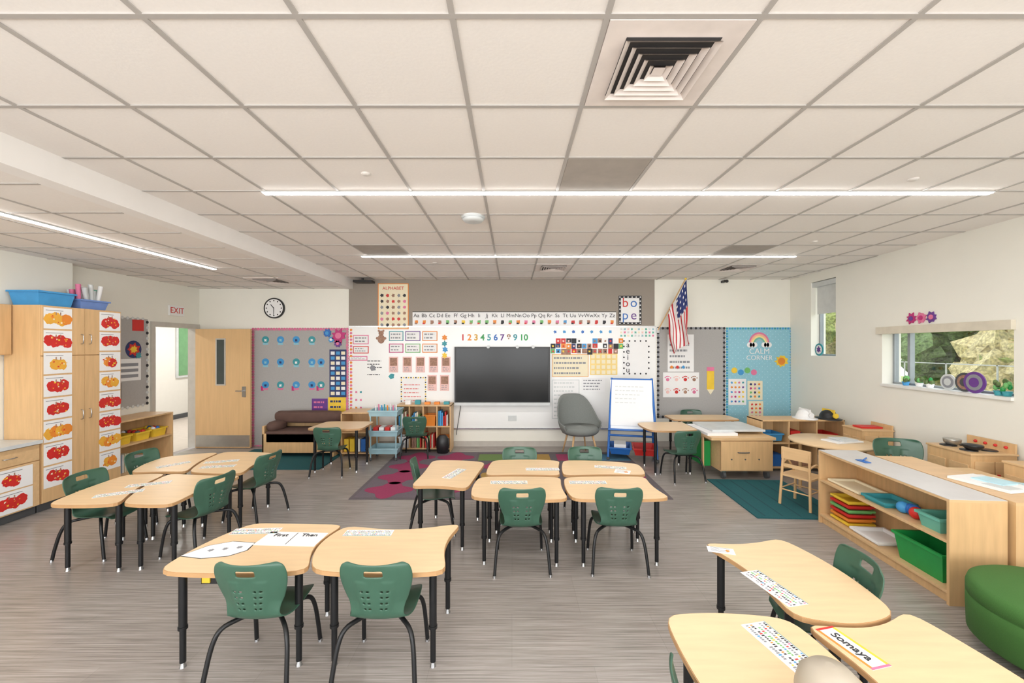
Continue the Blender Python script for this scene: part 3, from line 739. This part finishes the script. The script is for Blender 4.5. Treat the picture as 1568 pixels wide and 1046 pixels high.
text(lambda u,v,w: Matrix.Rotation(CR,3,'Z')@Vector((u,v,w))+Vector((1.50,1.82,ZT)),'Somaya',0,0,.055,darkp,.004,o)
b=B(); b.box(-.125,.125,-.05,-.038,.002,.0035,orange); b.box(-.125,.125,.038,.05,.002,.0035,yellow); b.box(-.125,-.115,-.05,.05,.002,.0036,red); b.box(.115,.125,-.05,.05,.002,.0036,pink); q=b.obj('border',(0,0,0),0,o)
strip(1.36,2.68,.16,.08,-.3,kind=1,name='worksheet')
b=B(); b.lathe([(.085,0),(.105,.02),(.108,.10),(.095,.155),(.06,.19),(.015,.2)],(0,0,0),mat('beige_frosted',srgb(172,162,146),.4)); b.obj('beige_canister',(1.13,1.46,ZT))
b=B(); b.box(-1.95,-1.84,2.58,2.86,.46,.55,bezel); b.box(-1.94,-1.89,2.572,2.58,.47,.53,yellow); b.box(-1.92,-1.86,2.62,2.8,.55,.582,blackm); b.obj('under_table_pouch')

# ------------------------------------------------------------------ rugs
def wavy(b,x,y,r,m,z0,z1,k=5):
    n=40; b.prism([(x+r*(1+.22*math.cos(k*2*math.pi*i/n))*math.cos(2*math.pi*i/n),y+r*(1+.22*math.cos(k*2*math.pi*i/n))*math.sin(2*math.pi*i/n)) for i in range(n)],z0,z1,m,m)
rg=mat('rug_gray',srgb(98,90,94),.95,var=.1,scale=60); rp=mat('rug_pink',srgb(146,52,88),.95,var=.08,scale=60); rl=mat('rug_light',srgb(104,94,102),.95,var=.1,scale=60)
rt=mat('rug_teal',srgb(22,86,92),.95,var=.15,scale=80); rbl=mat('rug_blue',srgb(70,116,142),.95,scale=60); rgr=mat('rug_green',srgb(104,130,72),.95,scale=60)
b=B(); b.box(-2.08,2.05,5.23,7.54,0,.010,rg)
b.box(-2.03,-.62,5.28,7.49,.010,.0115,rl)
cs=[rp,rbl,rgr,mat('rug_gold',srgb(160,128,66),.95),rp,rbl]
for i in range(6):
    for j in range(4):
        x=-1.66+i*.68; y=5.56+j*.54
        if i<2: wavy(b,x,y,.27,rp,.0115,.013,4)
        elif j==3: b.box(x-.28,x+.28,y-.2,y+.2,.010,.0125,cs[(i)%6])
        else: wavy(b,x,y,.2,cs[(i+j)%6],.010,.0125,3+(i+j)%3)
b.obj('area_rug')
b=B(); b.box(-4.85,-3.05,6.5,7.75,0,.012,rt); b.obj('teal_rug')
b=B(); b.box(0,1.05,0,1.35,0,.012,rt)
for k in range(5): b.box(.1+.2*k,.12+.2*k,.05,1.3,.012,.0125,mat('rug_teal_d',srgb(18,70,78),.95))
b.obj('teal_rug',(2.78,4.66,0),-.05)

# ------------------------------------------------------------------ rear-left furniture
b=B()
b.box(-4.38,-3.12,7.2,7.24,.08,.42,woodm); b.box(-4.38,-4.34,7.2,7.8,.012,.55,woodm); b.box(-3.16,-3.12,7.2,7.8,.012,.55,woodm); b.box(-4.38,-3.12,7.76,7.8,.08,.6,woodm)
b.box(-4.34,-3.16,7.24,7.76,.2,.24,woodm)
o=b.obj('child_sofa',bevel=.01)
b=B(); b.box(-4.33,-3.17,7.2,7.7,.24,.46,sofam)
b.lathe([(.0,0),(.3,0),(.34,.05),(.34,.16),(.3,.2),(0,.2)],(-3.75,7.62,.55),sofam,24,1.9,.42)
for s_ in (-1,1): b.lathe([(.0,0),(.1,0),(.13,.05),(.13,.12),(.1,.16),(0,.16)],(-3.75+s_*.5,7.45,.44),sofam,20,1,1.9)
q=b.obj('cushions',bevel=.03,parent=o)
def it2(b):
    for k in range(4): b.box(-2.98+k*.1,-2.9+k*.1,7.3,7.5,.08,.3,random.choice([red,blue,yellow,white]))
cubby('small_cubby_shelf',-3.02,-2.5,7.25,7.75,.78,2,1,items=it2)
b=B()
for x in (-2.40,-1.97):
    for y in (6.98,7.32): b.cyl((x,y,.06),(x,y,.86),.012,.012,cartm,8); b.ball((x,y,.03),(.02,.03,.03),darkg)
for z in (.12,.42,.76): bin_(b,-2.43,-1.94,6.96,7.34,z,z+.10,cartm,.01,.01)
for k in range(8): b.cyl((-2.35+.05*k,7.1+.02*(k%3),.78),(-2.35+.05*k,7.1,.93+.02*(k%2)),.012,.012,random.choice([pink,sky_b,white,orange,teal]),8)
for k in range(4): b.box(-2.38+.1*k,-2.3+.1*k,7.05,7.25,.44,.56,random.choice([red,white,teal,orange]))
b.obj('rolling_cart')
def it3(b):
    for r_,z in ((0,.07),(1,.475)):
        for c in range(4):
            x=-2.1+c*.245
            if (r_+c)%3==0: bin_(b,x,x+.19,7.62,7.85,z,z+.2,random.choice([red,white,orange]),.01,.01)
            else:
                for k in range(6): b.box(x+.03*k,x+.022+.03*k,7.62,7.82,z,z+random.uniform(.18,.28),random.choice([red,white,orange,sky_b,cream,brown,lgreen]))
    for k in range(5): b.box(-2.0+.18*k,-1.9+.18*k,7.7,7.8,.86,.9+random.random()*.06,random.choice([white,grayp,orange,teal]))
cubby('book_shelf',-2.15,-1.13,7.58,7.98,.86,2,4,items=it3)
b=B(); b.lathe([(.05,0),(.1,.02),(.12,.15),(.11,.28),(.06,.34)],(-1.26,7.47,0),bezel,16,1,.7); b.obj('black_backpack')

# gray armchair
b=B()
for (x,y) in ((-.22,-.2),(.22,-.2),(-.2,.22),(.2,.22)): b.cyl((x*.75,y*.75,.42),(x*1.15,y*1.15,0),.02,.012,woodm)
b.lathe([(.0,0),(.28,.0),(.33,.04),(.33,.1),(.29,.14),(0,.15)],(0,-.02,.38),felt,28,1,.95)
vs=[]
for j in range(11):
    t=j/10
    for i in range(37):
        a=math.radians(-28+236*i/36); sn=max(0,math.sin(a))
        sm=sn*sn*(3-2*sn)
        top=.60+.45*sm - (.10 if math.sin(a)<0 else 0)*(-math.sin(a))
        hgt=.40+t*(top-.40)
        r=.30+.075*math.sin(t*1.6)
        vs.append((r*math.cos(a)*1.06,r*math.sin(a)*.92+.10*t*sm,hgt))
fs=[(j*37+i,j*37+i+1,(j+1)*37+i+1,(j+1)*37+i) for j in range(10) for i in range(36)]
b.add(vs,fs,felt,True)
o=b.obj('gray_armchair',(1.22,7.42,.0),math.radians(14)); s=o.modifiers.new('s','SOLIDIFY'); s.thickness=.02

# easel
b=B(); cx=0
for s_ in (-1,1):
    b.cyl((cx+s_*.40,-.37,.06),(cx+s_*.34,-.02,1.38),.02,.02,blue); b.cyl((cx+s_*.40,.37,.06),(cx+s_*.34,.01,1.38),.02,.02,blue)
    b.ball((cx+s_*.4,-.37,.03),.03,darkg); b.ball((cx+s_*.4,.37,.03),.03,darkg)
    b.cyl((cx+s_*.40,-.37,.08),(cx+s_*.40,.37,.08),.015,.015,blue)
b.cyl((cx-.36,-.01,1.36),(cx+.36,-.01,1.36),.018,.018,blue)
b.cyl((cx-.38,-.29,.42),(cx+.38,-.29,.42),.018,.018,blue)
mx=Matrix.Translation((cx,-.25,.52))@Matrix.Rotation(math.radians(-14.5),4,'X')
b.box(-.37,.37,0,.015,0,.86,wboard,mx); b.box(-.36,.34,-.012,-.002,.06,.86,white,mx)
for k in range(5):
    x=-.28
    while x<.05+.04*k:
        L=random.uniform(.03,.07); b.box(x,x+L,-.014,-.012,.45+.07*k,.465+.07*k,lgray,mx); x+=L+.02
b.box(-.4,.4,-.12,.02,-.03,0,blue,mx)
bin_(b,cx-.38,cx-.02,-.35,.13,.1,.22,blue); bin_(b,cx+.02,cx+.38,-.35,.13,.1,.22,red)
b.box(cx-.3,cx-.1,-.27,.03,.2,.26,white)
b.obj('classroom_easel',(2.12,7.3,0),math.radians(-14))

# ------------------------------------------------------------------ rear-right furniture
b=B()
b.box(3.05,3.82,6.02,6.85,.12,.58,woodh); b.box(2.90,3.84,5.98,6.9,.58,.62,woodh); b.box(3.05,3.80,5.995,6.03,.14,.56,woodm)
b.box(2.90,2.92,6.25,6.3,.1,.58,woodm); b.box(2.92,3.04,6.3,6.85,.12,.5,greenb)
for (x,y) in ((3.12,6.08),(3.76,6.08),(3.12,6.8),(3.76,6.8)): b.cyl((x-.02,y,.055),(x+.02,y,.055),.055,.055,darkg); b.box(x-.03,x+.03,y-.03,y+.03,.09,.12,chrome)
b.box(2.90,3.35,6.1,6.85,.62,.66,white); b.box(3.02,3.82,6.2,6.88,.66,.69,lgray)
b.tube([(3.3,6.02,.4),(3.3,5.98,.4),(3.45,5.98,.4),(3.45,6.02,.4)],.008,darkg,6,2)
for k in range(3): b.disc(lambda u,v,w: Vector((u,5.995-w,v)),3.2+.2*k,.30,.012,darkg,0,.004,10)
b.obj('mobile_sand_table',bevel=.004)
def it4(b):
    for c in range(3):
        x=3.95+c*.42
        if c==1: b.box(x,x+.3,6.45,6.7,.46,.56,navy); b.box(x,x+.15,6.45,6.7,.56,.62,red)
        else: bin_(b,x,x+.3,6.45,6.75,.46,.58,[sky_b,white,red][c],.01,.015)
    for c in range(3): b.box(3.95+c*.42,4.25+c*.42,6.45,6.7,.07,.25,[blue,brown,white][c])
cubby('toy_shelf',3.88,5.18,6.4,6.8,.80,2,3,items=it4)
def helmet(name,x,y,z,m,m2):
    b=B(); b.lathe([(.16,0),(.165,.012),(.115,.02),(.11,.06),(.085,.11),(.04,.14),(.005,.145)],(x,y,z),m,24,1,1.2)
    b.box(x-.012,x+.012,y-.12,y+.12,z+.1,z+.155,m2); b.disc(lambda u,v,w: Vector((u,y-.135-w,v)),x,z+.07,.04,m2,0,.02); b.obj(name)
helmet('toy_hard_hat',4.66,6.55,.801,white,white); helmet('toy_firefighter_helmet',5.0,6.5,.801,bezel,yellow)
b=B(); b.lathe([(.0,.0),(.47,.0),(.475,.006),(.475,.02),(.47,.026),(0,.026)],(0,0,.674),topm,48)
for a in (45,135,225,315): b.cyl((.34*math.cos(math.radians(a)),.34*math.sin(math.radians(a)),0),(.34*math.cos(math.radians(a)),.34*math.sin(math.radians(a)),.674),.02,.02,woodm)
b.obj('round_table',(4.22,5.44,0))
b=B(); b.box(-.2,.2,-.12,.12,0,.015,white); b.box(-.1,.14,-.1,.08,.015,.035,lgray); b.box(-.12,.02,-.05,.1,.035,.04,lgray); b.obj('paper_stack',(4.33,5.4,.702),.2)
b=B()
for (x,y) in ((-.14,-.14),(.14,-.14)): b.cyl((x*1.2,y*1.25,0),(x,y,.7),.016,.013,woodm)
for (x,y) in ((-.14,.14),(.14,.14)): b.cyl((x*1.15,y*1.2,0),(x,y,.36),.016,.014,woodm)
b.box(-.17,.17,-.16,.17,.35,.372,woodh); b.box(-.16,.16,-.155,-.135,.56,.70,woodh); b.box(-.15,.15,-.15,-.135,.46,.50,woodh)
b.cyl((-.15,.15,.18),(.15,.15,.18),.008,.008,woodm); b.cyl((-.15,-.15,.18),(.15,-.15,.18),.008,.008,woodm)
for s_ in (-1,1): b.cyl((s_*.155,-.15,.2),(s_*.155,.15,.2),.008,.008,woodm); b.tube([(s_*.15,-.14,.5),(s_*.16,0,.52),(s_*.15,.13,.36)],.012,woodm)
b.obj('wooden_child_chair',(3.54,5.02,.013),math.radians(-60))
MR=Matrix.Translation(RO)@Matrix(((RT.x,RN.x,0,0),(RT.y,RN.y,0,0),(0,0,1,0),(0,0,0,1)))
def playunit(name,s0,s1,d,h,kind):
    b=B(); mx=MR
    b.box(s0,s1,.02,d,.04,h,woodm,mx); b.box(s0-.01,s1+.01,.015,d+.01,h,h+.02,woodh,mx); b.box(s0+.02,s1-.02,.04,d-.02,0,.04,darkg,mx)
    for k in range(2):
        a=s0+.02+k*(s1-s0)/2; c=s0+(k+1)*(s1-s0)/2-.02; b.box(a,c,d,d+.012,.1,h-.1,woodh,mx)
    for k in range(2):
        a=.05+k*(d-.07)/2; c=a+(d-.09)/2; b.box(s1,s1+.012,a,c,.08,h-.06,woodh,mx); hx=c-.03 if k==0 else a+.01; b.box(s1+.012,s1+.03,hx,hx+.02,h*.55,h*.78,red,mx)
    if kind=='sink':
        b.box(s0+.1,s1-.1,.08,d-.06,h+.02,h+.045,red,mx); b.box(s0,s1,.02,.04,h,h+.08,woodm,mx)
    elif kind=='stove':
        for (u,v) in ((.12,.15),(.34,.15),(.12,.34),(.34,.34)):
            p=mx@Vector((s0+u,v,h+.02)); b.lathe([(.07,0),(.07,.008),(.06,.012)],p,bezel,20)
        b.box(s0,s1,.02,.04,h,h+.12,woodm,mx)
        for u in (.1,.2,.3,.4): p=mx@Vector((s0+u,.045,h+.07)); b.ball(p,.016,red)
        p=mx@Vector((s0+.12,.3,h+.035)); b.lathe([(.05,0),(.07,.02),(.075,.06),(.07,.06)],p,steel,20)
        p=mx@Vector((s0+.36,.32,h+.035)); b.lathe([(.05,0),(.08,.03),(.08,.05),(.02,.06)],p,bezel,20)
    else:
        p=mx@Vector((s0+.2,.22,h+.02)); b.lathe([(.05,0),(.08,.05),(.06,.12),(.02,.13)],p,darkg,20)
        p=mx@Vector((s0+.42,.25,h+.02)); b.lathe([(.06,0),(.09,.04),(.09,.05)],p,sky_b,20)
    b.obj(name,bevel=.003)
playunit('play_kitchen_sink',2.05,2.42,.42,.78,'sink'); playunit('play_kitchen_stove',3.42,3.90,.45,.84,'stove'); playunit('play_kitchen_cabinet',4.15,4.75,.40,.84,'plain')
gtop=mat('shelf_top_gray',srgb(200,197,195),.3,var=.03)
def it5(b):
    bin_(b,.04,.34,.10,.55,.10,.33,greenb,.01,.03); b.box(.075,.305,.135,.515,.11,.2,mat('bin_green_d',srgb(20,110,56),.5))
    bin_(b,.04,.34,.72,1.05,.10,.14,white,.01,.01)
    for k in range(6): bin_(b,.06,.30,1.12,1.36,.10+.045*k,.14+.045*k,[yellow,orange,red,lgreen,red,yellow][k],.01,.012)
    bin_(b,.04,.30,.12,.32,.482,.60,mint,.01,.02)
    for k,(yy,m) in enumerate(((.42,red),(.50,blue),(.55,sky_b),(.47,blue))): b.ball((.12+.03*(k%2),yy,.532),.05,m)
    bin_(b,.04,.30,.64,.90,.482,.53,teal,.01,.012); bin_(b,.06,.32,.98,1.4,.482,.51,cream,.01,.01)
shelfX('open_toy_shelf',0,.40,0,1.49,.80,[.08,.46],-1,it5,(3.285,3.09,0),-math.atan(.0819),gtop)
shelfX('storage_shelf',0,.36,0,1.3,.80,[.08,.46],1,None,(3.70,3.02,0),-math.atan(.0819))
b=B(); b.box(0,.42,0,1.0,.70,.72,topm)
for (x,y) in ((.04,.04),(.38,.04),(.04,.96),(.38,.96)): b.cyl((x,y,0),(x,y,.7),.018,.018,blackm)
b.obj('art_table',(4.13,3.2,0),-math.atan(.0819))
b=B()
for k in range(9):
    mx=Matrix.Translation((random.uniform(.12,.3),random.uniform(.15,.85),.001+.002*k))@Matrix.Rotation(random.uniform(-.6,.6),4,'Z'); b.box(-.13,.13,-.1,.1,0,.0015,random.choice([white,white,bl2,bl2]),mx)
b.obj('paper_sheets',(4.13,3.2,.72),-math.atan(.0819))
b=B(); b.box(-.15,.15,-.2,.2,0,.02,white); b.box(-.05,.12,-.1,.1,.02,.03,bl2); b.box(-.14,.0,-.19,-.02,.02,.024,lgray); b.obj('paper_pile',(3.98,3.42,.803),.2)
b=B(); b.box(-.03,.03,-.06,.06,0,.005,blue); b.cyl((0,0,.012),(.1,.08,.012),.007,.007,blue); b.obj('blue_marker',(3.5,4.1,.803))
# green ottoman
b=B(); b.lathe([(0,.08),(.415,.08),(.435,.10),(.44,.25),(.44,.325),(.434,.33),(.44,.335),(.44,.38),(.43,.415),(.405,.43),(.2,.435),(0,.436)],(0,0,0),ottm,56)
for a in (60,130,200,290): b.cyl((.34*math.cos(math.radians(a)),.34*math.sin(math.radians(a)),0),(.34*math.cos(math.radians(a)),.34*math.sin(math.radians(a)),.09),.022,.028,chrome)
b.obj('green_ottoman',(3.36,2.46,0))

b=B()
for u,m,c in ((2.68,magenta,purple),(2.82,pink,magenta),(2.96,purple,pink)): b.blob(RW,u,2.31,.075,m,.002,.015,8,.3); b.disc(RW,u,2.31,.03,c,.015,.02)
b.obj('paper_flower_garland')
b=B()
for u,r,m,m2,w in ((3.30,.11,darkg,brown,-.06),(3.08,.095,lgray,grayp,-.08),(3.44,.12,purple,grayp,-.03)):
    c=RW(u,W2[2]+.005+r,w)
    pl=lambda a,bb,ww,c=c: c+RT*a+Vector((0,0,bb))+RN*ww
    b.disc(pl,0,0,r,m,0,.012,26); b.disc(pl,0,0,r*.75,m2,.012,.015,26); b.disc(pl,0,0,r*.45,m,.015,.018,26)
b.obj('decorated_plates')
b=B()
for u,h in ((3.72,.10),(3.64,.08),(2.85,.05),(2.70,.04),(2.50,.05)):
    c=RW(u,W2[2]+.006,-.07); b.lathe([(.03,0),(.042,.05),(.04,.05)],c,random.choice([teal,white,sky_b]),14)
    for k in range(7): b.ball(c+Vector((random.uniform(-.04,.04),random.uniform(-.04,.04),.06+random.random()*h)),(.02,.02,.03),random.choice([lgreen,leaf2,greenb]))
b.obj('potted_succulents')
b=B(); c=RW(.80,W1[2]+.11,-.04); pl=lambda a,bb,ww: c+RT*a+Vector((0,0,bb))+RN*ww
b.disc(pl,0,0,.11,teal,0,.012,24); b.disc(pl,0,0,.08,white,.012,.015,24); b.blob(pl,0,0,.06,purple,.015,.018,6); b.obj('decorated_plate')
b=B(); b.ball((4.1,7.85,3.19),(.03,.03,.03),bezel); b.box(4.07,4.13,7.88,8.02,3.18,3.22,bezel); b.obj('security_camera')
b=B(); b.box(-3.0,-2.65,7.75,7.95,3.16,3.2,bezel); b.cyl((-2.85,7.85,3.2),(-2.85,7.85,3.25),.02,.02,bezel); b.obj('projector_mount')

# ------------------------------------------------------------------ lights, world, camera
w=bpy.data.worlds.new('sky_world'); sc.world=w; w.use_nodes=True
bg=w.node_tree.nodes['Background']; bg.inputs[0].default_value=(.90,.95,1,1); bg.inputs[1].default_value=2.4
def area(name,loc,rot,sx,sy,e,col=(1,1,1)):
    l=bpy.data.lights.new(name,'AREA'); l.shape='RECTANGLE'; l.size=sx; l.size_y=sy; l.energy=e; l.color=col
    o=bpy.data.objects.new(name,l); sc.collection.objects.link(o); o.location=loc; o.rotation_euler=rot; return o
area('added_rear_fill',(-.7,YR-.25,1.8),(math.radians(90),0,0),10,2.1,360,(1,.99,.98))  # added fill lamp behind the camera, shining in through the invented rear openings
cam=bpy.data.cameras.new('camera'); co=bpy.data.objects.new('camera',cam); sc.collection.objects.link(co); sc.camera=co
co.location=(0,0,1.95); co.rotation_euler=(math.radians(90),0,0)
cam.sensor_width=36; cam.lens=36*630/1568; cam.shift_y=7.2/1568; cam.clip_start=.05
